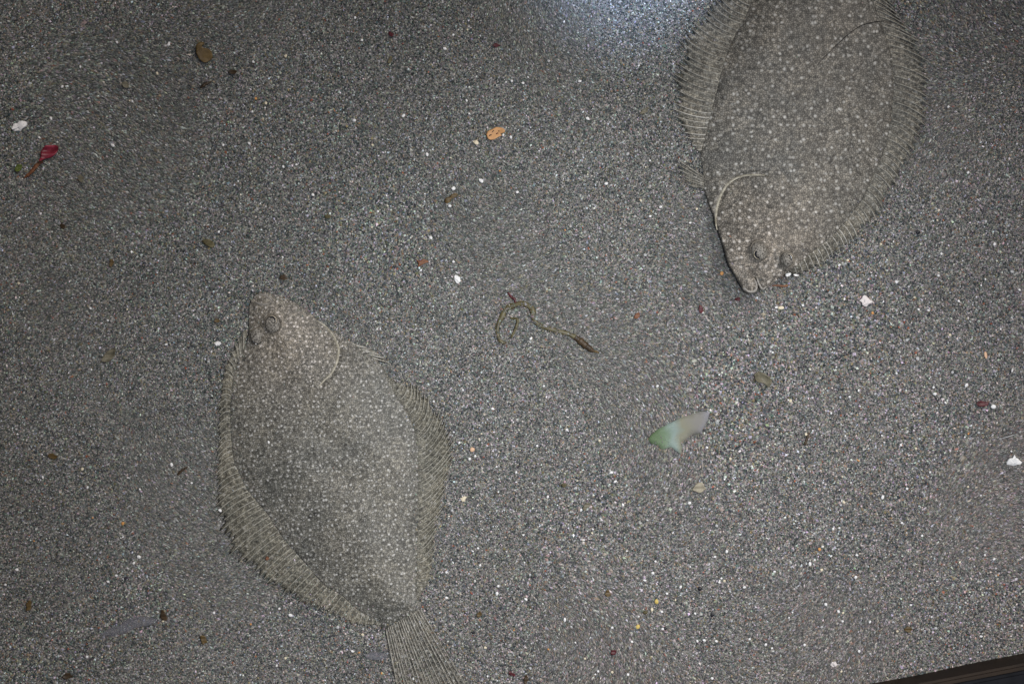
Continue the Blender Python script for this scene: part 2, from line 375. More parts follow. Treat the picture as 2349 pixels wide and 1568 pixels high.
def build_fish(name, label, outline_v, spacing, skin, zmax, D, rim_z, lift, bumps, grooves):
    f = Fish(); f.poly = W(resample(np.vstack([outline_v, outline_v[:1]]), 420)[:-1]); f.rim = rim_z; f.lift = lift; f.skin = skin
    c = f.poly.mean(0); f.loc = np.array([c[0], c[1], 0.0])
    f.root = bpy.data.objects.new(name, None); COL.objects.link(f.root); f.root.location = f.loc
    tag(f.root, label, "fish", "flatfish resting on the sand")
    def height(x, y):
        d = dist_to(f.poly, x, y, True)
        t = np.clip(d / D, 0, 1)
        h = rim_z + (zmax - rim_z) * (1 - (1 - t) ** 2.0) ** 0.9
        for (bx, by, br, bh) in bumps:
            p = W([bx, by]); h = h + bh * np.exp(-((x - p[0]) ** 2 + (y - p[1]) ** 2) / (br * K) ** 2)
        for line, gw, gd in grooves:
            g = dist_to(W(line), x, y); h = h - gd * np.exp(-(g / (gw * K)) ** 2)
        h = h + 0.0005 * np.sin(210 * x + 60 * y) * np.sin(190 * y - 70 * x + 1) * t
        return h + lift(x, y) + ground(x, y)
    f.height = height
    V2, F = cdt_fill(f.poly, spacing * K)
    a = V2[F[0][0]], V2[F[0][1]], V2[F[0][2]]
    if np.cross(np.r_[a[1] - a[0], 0], np.r_[a[2] - a[0], 0])[2] < 0: F = [q[::-1] for q in F]
    zt = height(V2[:, 0], V2[:, 1])
    zb = np.minimum(lift(V2[:, 0], V2[:, 1]) * 0.9 - 0.0035 + ground(V2[:, 0], V2[:, 1]), zt - 0.002)
    V, Fo = solid_from_fill(V2, F, zt, zb)
    f.body = mesh_obj("body", V, Fo, skin, f.root, f.loc)
    return f

def build_fin(f, name, inner_v, outer_v, rays, lean, mat, ray_mat, z_out=0.0016, ray_r=0.00040, wave=0.0008, tuck=4, scallop=0.10, tip=1.05, side=0, pale=0.0):
    n = 400
    I = W(resample(inner_v, n)); O = W(resample(outer_v, n)); us = np.linspace(0, 1, n)
    def at(C, u): return np.stack([np.interp(u, us, C[:, 0]), np.interp(u, us, C[:, 1])], -1)
    ln = lean if callable(lean) else (lambda u: lean + 0 * u)
    def P(u, v, raise_z=0.0):
        u = np.asarray(u, float); v = np.asarray(v, float)
        w = np.minimum(1, np.minimum(5 * u, 5 * (1 - u)))
        o = at(O, np.clip(u + ln(u) * w * np.clip(v, 0, 1.05) ** 0.8, 0, 1)); i = at(I, u)
        q = i + (o - i) * v[..., None]
        x, y = q[..., 0], q[..., 1]
        zi = f.rim * 1.0
        z = zi * (1 - v) + z_out * v + wave * np.cos(2 * math.pi * u * rays) * np.clip(v, 0, 1) * -1
        z = z + 0.0006 * np.sin(9 * u * math.pi + side) * v + f.lift(x, y) * (1 - 0.75 * np.clip(v, 0, 1)) + ground(x, y) + raise_z
        return np.stack([x, y, z], -1)
    f_poly = np.vstack([I[::5], O[::-5]])
    rlen = rng.uniform(0.84, 1.04, rays); ruc = (np.arange(rays) + 0.5) / rays
    nu, nv = rays * 6 + 1, 9
    U, Vv = np.meshgrid(np.linspace(0, 1, nu), np.linspace(-tuck / 40.0, 1, nv))
    sc = 1 + (np.interp(U, ruc, rlen) - 1) * np.clip(Vv, 0, 1) - scallop * (0.5 + 0.5 * np.cos(2 * math.pi * U * rays)) * np.clip(Vv, 0, 1)
    pts = P(U, Vv * sc)
    idx = np.arange(nu * nv).reshape(nv, nu)
    Fc = np.stack([idx[:-1, :-1], idx[:-1, 1:], idx[1:, 1:], idx[1:, :-1]], -1).reshape(-1, 4)
    p = pts.reshape(-1, 3)
    a, b, c = p[Fc[nu // 2][0]], p[Fc[nu // 2][1]], p[Fc[nu // 2][2]]
    if np.cross(b - a, c - a)[2] < 0: Fc = Fc[:, ::-1]
    fin = mesh_obj(name, p, Fc, mat, f.root, f.loc)
    sol = fin.modifiers.new("thickness", 'SOLIDIFY'); sol.thickness = 0.0006; sol.offset = -1
    for k in range(rays):
        u = (k + 0.5 + rng.uniform(-0.22, 0.22)) / rays
        v = np.linspace(0.02, tip * rlen[k], 10)
        path = P(np.full(10, u), v, 0.00022)
        rad = ray_r * np.linspace(1.0, 0.55, 10) * rng.uniform(0.8, 1.15)
        rad[-1] *= 0.5
        Vt, Ft = tube(path, rad, 5, 0.8)
        mesh_obj("fin_ray", Vt, Ft, M["ray_pale"] if u < pale else ray_mat, fin, f.loc)
    f.fins = getattr(f, "fins", []) + [(f_poly, I, O, z_out)]
    return fin

def ribbon_on(f, name, line_v, width, mat, raise_z=0.0006, n=40, taper=0.25):
    L = W(resample(line_v, n)); t = np.linspace(0, 1, n)
    z = f.height(L[:, 0], L[:, 1]) + raise_z
    rad = width * K * 0.5 * (taper + (1 - taper) * np.sin(math.pi * np.clip(t, 0.02, 0.98)) ** 0.6)
    Vt, Ft = tube(np.c_[L, z - rad * 0.15], rad, 8, 0.45)
    return mesh_obj(name, Vt, Ft, mat, f.root, f.loc)

def eye_on(f, c_v, rx, ry, rot, h, pupil_v, pw, dz=-0.0006):
    c = W(c_v); z0 = float(f.height(np.array([c[0]]), np.array([c[1]]))[0]) + dz
    V = []; F = []; ns, nr = 28, 9
    for i in range(nr):
        t = i / (nr - 1) * math.pi / 2
        for j in range(ns):
            a = 2 * math.pi * j / ns
            ex, ey = rx * K * math.cos(t) * math.cos(a), ry * K * math.cos(t) * math.sin(a)
            V.append((c[0] + ex * math.cos(rot) - ey * math.sin(rot), c[1] + ex * math.sin(rot) + ey * math.cos(rot), z0 + h * math.sin(t)))
    for i in range(nr - 1):
        for j in range(ns):
            k = (j + 1) % ns; F.append((i * ns + j, i * ns + k, (i + 1) * ns + k, (i + 1) * ns + j))
    e = mesh_obj("eye", V, F, M['eyeball'], f.root, f.loc)
    # socket fold round the eye
    aa = np.linspace(0, 2 * math.pi, 40)
    px = c[0] + (rx + 1) * K * np.cos(aa) * math.cos(rot) - (ry + 1) * K * np.sin(aa) * math.sin(rot)
    py = c[1] + (rx + 1) * K * np.cos(aa) * math.sin(rot) + (ry + 1) * K * np.sin(aa) * math.cos(rot)
    Vt, Ft = tube(np.c_[px, py, np.full(40, z0 + 0.0007)], 1.8 * K * (0.7 + 0.5 * np.sin(aa + 1.0)), 6, 0.5)
    mesh_obj("eyelid", Vt, Ft, M['lid'], e, f.loc)
    # curved pupil slit with its pale rim
    def dome(q):
        dx, dy = q[:, 0] - c[0], q[:, 1] - c[1]
        ex = dx * math.cos(rot) + dy * math.sin(rot); ey = -dx * math.sin(rot) + dy * math.cos(rot)
        return z0 + h * np.sqrt(np.clip(1 - (ex / (rx * K)) ** 2 - (ey / (ry * K)) ** 2, 0.05, 1))
    L = W(resample(pupil_v, 18)); t = np.linspace(0, 1, 18)
    r0 = pw * K * 0.5 * (0.5 + 0.5 * np.sin(math.pi * t))
    Vt, Ft = tube(np.c_[L, dome(L) - 0.0001], r0 * 1.7, 8, 0.35); mesh_obj("iris", Vt, Ft, M['iris'], e, f.loc)
    Vt, Ft = tube(np.c_[L, dome(L) + 0.00035], r0, 8, 0.5); mesh_obj("pupil", Vt, Ft, M['pupil'], e, f.loc)
    return e

no_lift = lambda x, y: 0 * x
# fish lying head up, half buried
fish1 = build_fish("flatfish", "grey-brown flatfish half buried in sand, snout up, tail running off the bottom edge",
                   np.array(F1_right + F1_left, float), 3.2, M['skin_a'], 0.0085, 0.05, 0.0016, no_lift,
                   [(630, 742, 26, 0.0022), (591, 772, 22, 0.0018), (606, 690, 18, 0.0012), (700, 820, 60, 0.0012)],
                   [([(766, 775), (778, 802), (775, 830), (764, 856), (742, 880)], 6, 0.0018),
                    ([(588, 688), (602, 695), (620, 694)], 2.2, 0.0012), ([(612, 755), (606, 778), (640, 800)], 7, 0.0008)])
build_fin(fish1, "dorsal_fin", F1_left[1:16][::-1] + [], [(569, 754), (553, 766), (540, 790), (526, 818), (516, 845), (507, 880), (502, 926), (500, 980), (498, 1052), (492, 1100), (494, 1154), (503, 1213), (521, 1257), (548, 1290), (600, 1333), (648, 1360), (702, 1387), (756, 1409), (824, 1431), (876, 1431)],
          62, lambda u: 0.055 * (1 - 1.15 * u), M['fin'], M['ray'])
build_fin(fish1, "anal_fin", [(881, 848), (897, 883), (919, 921), (936, 946), (949, 980), (958, 1021), (960, 1060), (960, 1100), (958, 1181), (957, 1262), (957, 1330), (957, 1370)],
          [(884, 852), (903, 871), (954, 885), (974, 904), (996, 923), (1014, 945), (1031, 970), (1040, 999), (1042, 1034), (1032, 1086), (1022, 1132), (1016, 1170), (1003, 1210), (998, 1262), (994, 1303), (988, 1330), (973, 1352), (960, 1373)],
          44, lambda u: -0.035 - 0.07 * np.sin(math.pi * np.clip(u, 0, 1)), M['fin'], M['ray'], side=1)
build_fin(fish1, "tail_fin", [(883, 1437), (900, 1424), (920, 1412), (942, 1400), (965, 1390)], [(930, 1680), (985, 1688), (1040, 1680), (1085, 1660), (1112, 1640)], 17, 0.0, M['fin_tail'], M['ray_soft'], ray_r=0.00040, wave=0.0006, tuck=2, side=2)
ribbon_on(fish1, "gill_edge", [(727, 735), (748, 750), (767, 774), (777, 801), (774, 829), (764, 853), (746, 872), (735, 884)], 8, M['cream'], 0.0001)
build_fin(fish1, "pelvic_fin", [(800, 784), (830, 801), (860, 824)], [(838, 794), (872, 812), (897, 836)], 6, 0.0, M['fin'], M['ray_pale'], z_out=0.0022, ray_r=0.00045, wave=0.0002)
ribbon_on(fish1, "lip", [(584, 684), (590, 678), (604, 676), (618, 682), (626, 690)], 5, M['lip'], 0.0003)
ribbon_on(fish1, "lip", [(586, 692), (598, 697), (612, 698), (626, 692)], 5, M['lip'], 0.0003)
eye_on(fish1, (630, 743), 18, 20, 0.2, 0.0030, [(622, 728), (630, 727), (636, 732), (637, 739), (633, 741)], 4.0)
eye_on(fish1, (591, 771), 14, 19, -0.25, 0.0028, [(583, 781), (588, 788), (597, 788), (602, 783)], 3.5)

# fish with its head raised off the sand
def lift2(x, y):
    vx, vy = x / K + 1174.5, 784 - y / K
    return 0.0165 * sstep(400, 640, vy) * (1 - 0.6 * sstep(1800, 1980, vx))
fish2 = build_fish("flatfish", "speckled grey flatfish with raised head pointing down and dark shadow under its jaw",
                   np.array(F2_left + F2_right, float), 3.2, M['skin_b'], 0.0115, 0.055, 0.0024, lift2,
                   [(1728, 582, 24, 0.0026), (1792, 600, 19, 0.0022), (1710, 480, 60, 0.0016)],
                   [([(1640, 500), (1646, 470), (1655, 444), (1671, 420), (1695, 405), (1724, 400), (1752, 402)], 6, 0.0018),
                    ([(1722, 640), (1714, 626), (1700, 614)], 3, 0.0010), ([(1782, 391), (1798, 410), (1812, 432)], 7, 0.0009), ([(1760, 588), (1766, 610), (1790, 626)], 5, 0.0008)])
build_fin(fish2, "dorsal_fin", F2_right[7:][:], [(1800, 632), (1829, 634), (1867, 616), (1886, 606), (1900, 595), (1912, 586), (1923, 578), (1935, 571), (1947, 564), (1958, 553), (1972, 533), (1994, 512), (2015, 489), (2032, 456), (2052, 424), (2072, 392), (2092, 358), (2106, 325), (2122, 284), (2138, 240), (2140, 203), (2134, 165), (2121, 122), (2096, 81), (2069, 49), (2048, 16), (2037, 0), (2010, -60), (1975, -130), (1940, -192)],
          66, lambda u: -0.012 - 0.03 * u, M['fin_b'], M['ray_soft'], scallop=0.16, z_out=0.0020, tip=1.07, pale=0.22, ray_r=0.00036)
build_fin(fish2, "anal_fin", F2_left[:12][::-1], [(1602, 351), (1576, 322), (1557, 290), (1548, 265), (1543, 217), (1544, 163), (1552, 130), (1563, 89), (1595, 46), (1630, 11), (1644, 0), (1690, -70), (1770, -150), (1870, -203)],
          50, lambda u: 0.05 + 0 * u, M['fin_b'], M['ray_soft'], scallop=0.16, z_out=0.0018, tip=1.06, side=1, pale=0.16, ray_r=0.00036)
build_fin(fish2, "tail_fin", [(1882, -198), (1908, -197), (1932, -195)], [(1850, -370), (1930, -385), (2010, -370)], 14, 0.0, M['fin_tail'], M['ray'], ray_r=0.0006, tuck=2)
build_fin(fish2, "pelvic_fin", [(1616, 434), (1613, 420), (1611, 402)], [(1574, 428), (1553, 392), (1541, 352)], 6, 0.0, M['fin_b'], M['ray_soft'], z_out=0.0020, ray_r=0.00034, scallop=0.35, wave=0.0003)
ribbon_on(fish2, "gill_edge", [(1640, 530), (1638, 512), (1640, 494), (1643, 475), (1652, 448), (1668, 424), (1693, 409), (1722, 405), (1749, 406)], 7.5, M['cream'], 0.0001)
ribbon_on(fish2, "lip", [(1700, 662), (1706, 669), (1716, 671), (1725, 666), (1726, 654), (1721, 641)], 6, M['lip'], 0.0002)
ribbon_on(fish2, "lip", [(1727, 640), (1733, 655), (1740, 664), (1750, 659)], 5, M['lip'], 0.0002)
eye_on(fish2, (1729, 580), 18, 22, 0.35, 0.0052, [(1721, 580), (1719, 587), (1722, 593), (1729, 598)], 5.5)
eye_on(fish2, (1791, 599), 15, 17, 0.2, 0.0056, [(1791, 590), (1797, 591), (1800, 597), (1799, 602)], 5.0, 0.0008)
FISH = [fish1, fish2]

# ---------------------------------------------------------------- the sand bed, pushed up a little against the fish
for f in FISH:
    big = [q for q in f.fins if len(q) and np.ptp(q[0][:, 1]) > 0.12]
    f.outer = [q[0][::2] for q in f.fins] + [f.poly[::4]]
def mound(x, y):
    h = np.zeros(x.shape)
    for f in FISH:
        allp = np.vstack(f.outer); lo, hi = allp.min(0) - 0.04, allp.max(0) + 0.04
        sel = np.nonzero((x > lo[0]) & (x < hi[0]) & (y > lo[1]) & (y < hi[1]))
        xs, ys = x[sel], y[sel]; d = np.full(xs.shape, 1.0)
        for p in f.outer:
            dp = dist_to(p, xs, ys, True); dp[inside(p, xs, ys)] = 0
            d = np.minimum(d, dp)
        h[sel] = np.maximum(h[sel], f.pile * np.exp(-(d / 0.009)) * (d > 0) * (0.55 + 0.45 * np.sin(70 * xs + 20) * np.sin(64 * ys)))
    return h
mound_exact = mound
fish1.pile, fish2.pile = 0.0017, 0.0011
fish1.dust, fish2.dust = 0.45, 0.10
MX, MY = np.arange(-0.46, 0.461, 0.002), np.arange(-0.34, 0.341, 0.002)
MG = mound_exact(*np.meshgrid(MX, MY))
def mound(x, y):
    fx = np.clip((x - MX[0]) / 0.002, 0, len(MX) - 1.001); fy = np.clip((y - MY[0]) / 0.002, 0, len(MY) - 1.001)
    ix, iy = fx.astype(int), fy.astype(int); fx, fy = fx - ix, fy - iy
    return (MG[iy, ix] * (1 - fx) + MG[iy, ix + 1] * fx) * (1 - fy) + (MG[iy + 1, ix] * (1 - fx) + MG[iy + 1, ix + 1] * fx) * fy
av = np.r_[np.linspace(-2.4, -0.62, 12), np.linspace(-0.6, 0.6, 160), np.linspace(0.62, 2.4, 12)]
bv = np.r_[np.linspace(-2.4, -0.47, 12), np.linspace(-0.45, WD, 130)]
A, B = np.meshgrid(av, bv); X, Y = from_wall(A, B); Z = ground(X, Y) + mound(X, Y) - 0.0005
nb, na = A.shape
idx = np.arange(na * nb).reshape(nb, na)
faces = np.stack([idx[:-1, :-1], idx[1:, :-1], idx[1:, 1:], idx[:-1, 1:]], -1).reshape(-1, 4)
sand_bed = mesh_obj("sand_ground", np.stack([X, Y, Z], -1).reshape(-1, 3), faces, sand_base_material())
sand_bed["kind"] = "structure"


# ---------------------------------------------------------------- loose sand grains: one uncountable mass
def flow(x, y):
    """smooth direction field (radians) and strength 0..1 of how far grains are drawn out"""
    a = (1.9 * np.sin(7.1 * x + 3.3 * y + 0.5) + 1.6 * np.sin(-4.0 * x + 8.6 * y + 1.7) + 0.9 * np.sin(13 * x - 6 * y + 2.4))
    s = (np.sin(17 * x + 5 * y + 0.2) + np.sin(-9 * x + 19 * y + 1.3) + np.sin(23 * x - 14 * y + 4.1) + 0.6 * np.sin(31 * x + 28 * y))
    return a, sstep(-0.1, 1.7, s)

def patch(x, y):
    return (np.sin(11 * x - 6 * y + 1.0) + np.sin(5 * x + 14 * y + 2.2) + np.sin(-19 * x + 12 * y + 0.3) + 0.7 * np.sin(37 * x + 22 * y + 3.0) + 0.7 * np.sin(-28 * x + 41 * y)) / 4.4

PITCH = 0.00108
gx, gy = np.meshgrid(np.arange(-0.425, 0.425, PITCH), np.arange(-0.29, 0.29, PITCH * 0.92))
gx = gx + (np.arange(gx.shape[0]) % 2)[:, None] * PITCH / 2
gx = gx.ravel() + rng.normal(0, 0.34, gx.size) * PITCH; gy = gy.ravel() + rng.normal(0, 0.34, gy.size) * PITCH
keep = gx * wout[0] + gy * wout[1] < WD - 0.0005
gx, gy = gx[keep], gy[keep]
gz = ground(gx, gy) + mound(gx, gy); keep = np.ones(gx.size, bool); onfin = np.zeros(gx.size, bool); extra = []
for f in FISH:
    b = inside(f.poly, gx, gy)
    keep &= ~b
    q = np.nonzero(b)[0]; d = dist_to(f.poly[::3], gx[q], gy[q], True)
    pr = f.dust * np.exp(-d / 0.0035) * (0.4 + 0.6 * (np.sin(85 * gx[q] + 3) * np.sin(77 * gy[q]) > -0.2)) + 0.004
    k = rng.random(q.size) < pr
    q = q[k]; extra.append(np.stack([gx[q], gy[q], f.height(gx[q], gy[q]) + 0.0001]))
    for poly, I, O, zo in f.fins:
        q = np.nonzero(inside(poly, gx, gy) & ~b)[0]
        din = dist_to(I[::8], gx[q], gy[q]); dout = dist_to(O[::8], gx[q], gy[q]); fr = din / (din + dout + 1e-9)
        low = 0.35 * sstep(1180, 1420, 784 - gy[q] / K)
        pr = 0.02 + low * 0.7 + (0.75 + low) * sstep(0.72 - low, 1.0, fr) * (0.5 + 0.5 * np.sin(60 * gx[q] + 47 * gy[q])) 
        k = rng.random(q.size) < pr
        q, fr = q[k], fr[k]
        extra.append(np.stack([gx[q] + rng.normal(0, 0.3, q.size) * PITCH, gy[q] + rng.normal(0, 0.3, q.size) * PITCH,
                               ground(gx[q], gy[q]) + f.rim * (1 - fr) + zo * fr + f.lift(gx[q], gy[q]) * (1 - 0.75 * fr) + 0.0002]))
gx, gy, gz, onfin = gx[keep], gy[keep], gz[keep], onfin[keep]
ex = np.concatenate(extra, 1)
gx, gy, gz, onfin = np.r_[gx, ex[0]], np.r_[gy, ex[1]], np.r_[gz, ex[2]], np.r_[onfin, np.ones(ex.shape[1], bool)]
STRAND = [(210, 525), (165, 505), (140, 440), (145, 370), (178, 300), (215, 235), (275, 203), (340, 188), (400, 207), (438, 245), (450, 320), (482, 362), (560, 397), (650, 420), (740, 445), (800, 475)]
sp = W(np.array([(1103.2 + a / 3.691, 645 + b / 3.691) for a, b in STRAND]))
near = np.nonzero((np.abs(gx - sp[:, 0].mean()) < 0.06) & (np.abs(gy - sp[:, 1].mean()) < 0.06))[0]
q = near[(dist_to(sp, gx[near], gy[near]) < 0.0030) & (rng.random(near.size) < 0.26)]
gz[q] += 0.0013                                     # grit lying over the half-buried strand
N = gx.size
ang, st = flow(gx, gy)
ang = ang + rng.normal(0, 0.25, N) + np.where(rng.random(N) < (1 - st), rng.uniform(0, 6.28, N), 0)
size = PITCH * 0.62 * np.exp(rng.normal(0, 0.28, N))
coarse = sstep(-0.1, 0.9, patch(gx + 0.3, gy - 0.2))
size *= 0.86 + 0.42 * coarse + 0.2 * st + 0.15 * sstep(0.0, 0.4, gx - gy - 0.1)
size[onfin] *= 0.75
el = 1 + 0.35 * rng.random(N) + 2.3 * st * rng.random(N)  # stretch puts the water ripples' refraction blur into the grain shape
rx, ry = size * np.sqrt(el), size / np.sqrt(el)
R = 4
th = np.linspace(0, 2 * np.pi, R, endpoint=False)[None] + rng.uniform(-0.35, 0.35, (N, R))
rr = rng.uniform(0.75, 1.15, (N, R))
lx, ly = rx[:, None] * rr * np.cos(th), ry[:, None] * rr * np.sin(th)
ca, sa = np.cos(ang)[:, None], np.sin(ang)[:, None]
V = np.zeros((N, R + 1, 3), np.float32)
V[:, :R, 0] = gx[:, None] + lx * ca - ly * sa; V[:, :R, 1] = gy[:, None] + lx * sa + ly * ca
tilt = rng.normal(0, 0.22, (N, 2))
V[:, :R, 2] = (gz + rng.uniform(-0.0003, 0.0001, N))[:, None] + (lx * tilt[:, :1] + ly * tilt[:, 1:])
off = rng.uniform(-0.3, 0.3, (N, 2)) * size[:, None]
V[:, R, 0] = gx + off[:, 0]; V[:, R, 1] = gy + off[:, 1]; V[:, R, 2] = gz + size * rng.uniform(0.3, 0.65, N)
base = (np.arange(N) * (R + 1))[:, None]
tri = np.stack([np.stack([np.full(N, j), np.full(N, (j + 1) % R), np.full(N, R)], -1) for j in range(R)], 1) + base[:, :, None]
tri = tri.reshape(-1).astype(np.int32)
# grain colours: a mixture of minerals
pal = np.array([[0.036, 0.042, 0.043], [0.092, 0.097, 0.094], [0.172, 0.163, 0.146], [0.26, 0.243, 0.215], [0.38, 0.362, 0.335], [0.235, 0.182, 0.115], [0.095, 0.12, 0.112], [0.26, 0.085, 0.045], [0.60, 0.59, 0.57], [0.11, 0.095, 0.05], [0.30, 0.30, 0.335]])
pw = np.array([0.19, 0.17, 0.215, 0.18, 0.075, 0.055, 0.09, 0.006, 0.026, 0.022, 0.024]); pw = pw / pw.sum()
pick = rng.choice(len(pal), N, p=pw)
colr = pal[pick] * np.exp(rng.normal(0, 0.18, N))[:, None] * (1 + 0.17 * patch(gx, gy))[:, None]
colr = colr * np.exp(rng.normal(0, 0.09, (N, 3)))          # each grain a tint of its own
soft = (0.36 * st)[:, None]  # refraction blur put into the colour as lower contrast
colr = colr * (1 - soft) + np.array([0.172, 0.163, 0.146]) * soft
warm = sstep(-0.35, 0.6, gx - 0.9 * gy + 0.12 * patch(gx * 0.6 + 0.2, gy * 0.6))[:, None]      # grain tint goes pinker towards the wall, cooler away from it
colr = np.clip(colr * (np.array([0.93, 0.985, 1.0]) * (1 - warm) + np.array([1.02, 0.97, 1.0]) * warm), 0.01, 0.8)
me = bpy.data.meshes.new("sand")
me.vertices.add(N * (R + 1)); me.vertices.foreach_set("co", V.reshape(-1))
me.loops.add(tri.size); me.loops.foreach_set("vertex_index", tri)
nf = tri.size // 3
me.polygons.add(nf); me.polygons.foreach_set("loop_start", np.arange(0, tri.size, 3, dtype=np.int32))
try: me.polygons.foreach_set("loop_total", np.full(nf, 3, np.int32))
except Exception: pass
att = me.color_attributes.new("grain_color", 'FLOAT_COLOR', 'POINT')
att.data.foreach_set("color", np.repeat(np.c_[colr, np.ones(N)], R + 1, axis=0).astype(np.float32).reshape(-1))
me.update(calc_edges=True); me.polygons.foreach_set("use_smooth", np.zeros(nf, bool))
me.materials.append(grain_material())
sand = bpy.data.objects.new("sand", me); COL.objects.link(sand); sand["kind"] = "stuff"
sand["label"] = "coarse grey sand grains covering the tank floor"; sand["category"] = "sand"

# ---------------------------------------------------------------- scraps lying on the sand
def rest_z(x, y):
    """height of what lies under a point: the sand's grain tops, a fin or a fish's back"""
    xa, ya = np.array([x]), np.array([y])
    for f in FISH:
        if inside(f.poly, xa, ya)[0]: return float(f.height(xa, ya)[0])
        for poly, I, O, zo in f.fins:
            if inside(poly, xa, ya)[0]: return float(ground(xa, ya)[0] + f.lift(xa, ya)[0] * 0.6) + f.rim + 0.0008
    return float(ground(xa, ya)[0] + mound(xa, ya)[0]) + 0.0005

def flake(name, label, cat, outline, mat, thick=0.0007, curl=0.0012, group=None, smooth=True, parts=()):
    ol = resample(np.vstack([outline, outline[:1]]), max(28, len(outline) * 4), smooth)[:-1]
    poly = W(ol); c = poly.mean(0)
    ext = max(np.ptp(poly[:, 0]), np.ptp(poly[:, 1]))
    V2, F = cdt_fill(poly, ext / 14)
    a = [V2[i] for i in F[0][:3]]
    if np.cross(np.r_[a[1] - a[0], 0], np.r_[a[2] - a[0], 0])[2] < 0: F = [q[::-1] for q in F]
    d = (V2 - c) / (ext / 2); ph = rng.uniform(0, 6.28)
    z = rest_z(*c) + 0.0005 + curl * (0.5 + 0.5 * np.sin(2.6 * d[:, 0] + ph)) * (0.3 + (d ** 2).sum(1)) + 0.25 * curl * np.sin(7 * d[:, 1] + ph)
    V, Fo = solid_from_fill(V2, F, z + thick, z)
    o = mesh_obj(name, V, Fo, mat, None, (c[0], c[1], rest_z(*c)))
    return tag(o, label, cat, group)

def blob(cx_, cy_, rx_, ry_, rot=0.0, n=11, rough=0.28):
    a = np.linspace(0, 2 * math.pi, n, endpoint=False)
    r = 1 + rng.uniform(-rough, rough, n)
    x, y = rx_ * r * np.cos(a), ry_ * r * np.sin(a)
    return np.stack([cx_ + x * math.cos(rot) - y * math.sin(rot), cy_ + x * math.sin(rot) + y * math.cos(rot)], -1)

def strand(name, label, cat, path_v, radii_v, mat, arch=0.0, flat=0.6, parent=None, ends=0.0):
    L = W(resample(path_v, 12 + 4 * len(path_v))); n = len(L); t = np.linspace(0, 1, n)
    rad = np.interp(t, np.linspace(0, 1, len(radii_v)), radii_v) * K * (1 + 0.18 * np.sin(t * 41) * np.sin(t * 17 + 1))
    z = np.array([rest_z(*q) for q in L]) + rad * flat * 0.05 - 0.00015 + arch * np.sin(math.pi * t)
    c = L.mean(0); loc = (c[0], c[1], rest_z(*c))
    Vt, Ft = tube(np.c_[L, z], rad, 7, flat)
    if parent is not None:
        return mesh_obj(name, Vt, Ft, mat, parent, np.array(parent.location))
    return tag(mesh_obj(name, Vt, Ft, mat, None, loc), label, cat)

def Z2(zx, zy): return (785 + zx / 2.9926, zy / 2.9926)
def Z1(zx, zy): return (zx / 2.9926, zy / 2.9926)
def Z6(zx, zy): return (1103.2 + zx / 3.691, 645 + zy / 3.691)

# orange shell with its dark pits
osh = flake("shell_fragment", "orange shell fragment with dark pits, alone on open sand", "shell",
      np.array([Z2(*p) for p in [(990, 930), (1000, 908), (1030, 892), (1045, 884), (1060, 878), (1100, 885), (1118, 903), (1112, 915), (1085, 925), (1096, 935), (1070, 946), (1040, 963), (1005, 960)]]), M['orangeshell'], 0.0014, 0.0008)
def on_piece(parent, name, pts, rad, mat):
    L = W(np.array(pts, float)); 
    ev = np.array([v.co[:] for v in parent.data.vertices]) + np.array(parent.location)
    z = np.array([ev[np.argsort(((ev[:, :2] - q) ** 2).sum(1))[:4], 2].max() for q in L])
    Vt, Ft = tube(np.c_[L, z + 0.0001], np.full(len(L), rad * K), 6, 0.5)
    return mesh_obj(name, Vt, Ft, mat, parent, np.array(parent.location))
on_piece(osh, "pit", [Z2(1010, 938), Z2(1018, 932), Z2(1026, 930)], 1.1, M['black'])
on_piece(osh, "pit", [Z2(1030, 912), Z2(1036, 906), Z2(1042, 902)], 0.9, M['black'])
on_piece(osh, "pit", [Z2(1058, 926), Z2(1064, 920), Z2(1072, 920)], 1.1, M['maroon'])
on_piece(osh, "pit", [Z2(1072, 908), Z2(1076, 904), Z2(1080, 908)], 0.8, M['black'])

ra = flake("red_alga", "crimson scrap of red seaweed with a thin trailing stalk", "seaweed",
      np.array([Z1(*p) for p in [(385, 998), (412, 1012), (400, 1040), (385, 1065), (350, 1085), (318, 1095), (300, 1112), (284, 1108), (297, 1070), (292, 1045), (312, 1020), (332, 1003)]]), M['red'], 0.001, 0.003)
strand("stalk", "", "", [Z1(295, 1105), Z1(268, 1125), Z1(245, 1150), Z1(222, 1178), Z1(196, 1202), Z1(165, 1222)], [4.5, 4, 5, 4, 4, 1.5], M['rust'], 0.001, 0.5, ra)

sw = strand("seaweed_strand", "long olive seaweed strand curling on open sand between the two flatfish", "seaweed",
       [Z6(*p) for p in STRAND],
       [3.0, 4.2, 4.8, 5.4, 6.2, 6.8, 7.0, 6.6, 6.4, 6.0, 5.8, 5.6, 5.4, 5.4, 5.8, 6.4], M['olive'], 0.0, 0.35)
strand("dark_end", "", "", [Z6(*p) for p in [(795, 472), (840, 505), (890, 545), (925, 572), (955, 592)]], [5.6, 8.0, 8.6, 7.0, 4.0], M['darkbrown'], 0.0004, 0.5, sw)
strand("tip", "", "", [Z6(*p) for p in [(950, 588), (985, 598), (1000, 606)]], [2.2, 3.0, 1.6], M['brown'], 0, 0.6, sw)
strand("side_branch", "", "", [Z6(*p) for p in [(248, 312), (300, 316), (312, 340), (303, 375), (280, 430), (255, 480)]], [2.2, 3.0, 3.2, 3.0, 2.8, 2.2], M['olive'], 0.001, 0.35, sw)
strand("thread", "", "", [Z6(*p) for p in [(228, 95), (255, 130), (290, 160), (285, 198)]], [2.2, 2.6, 3.2, 2.2], M['maroon'], 0.0005, 0.5, sw)

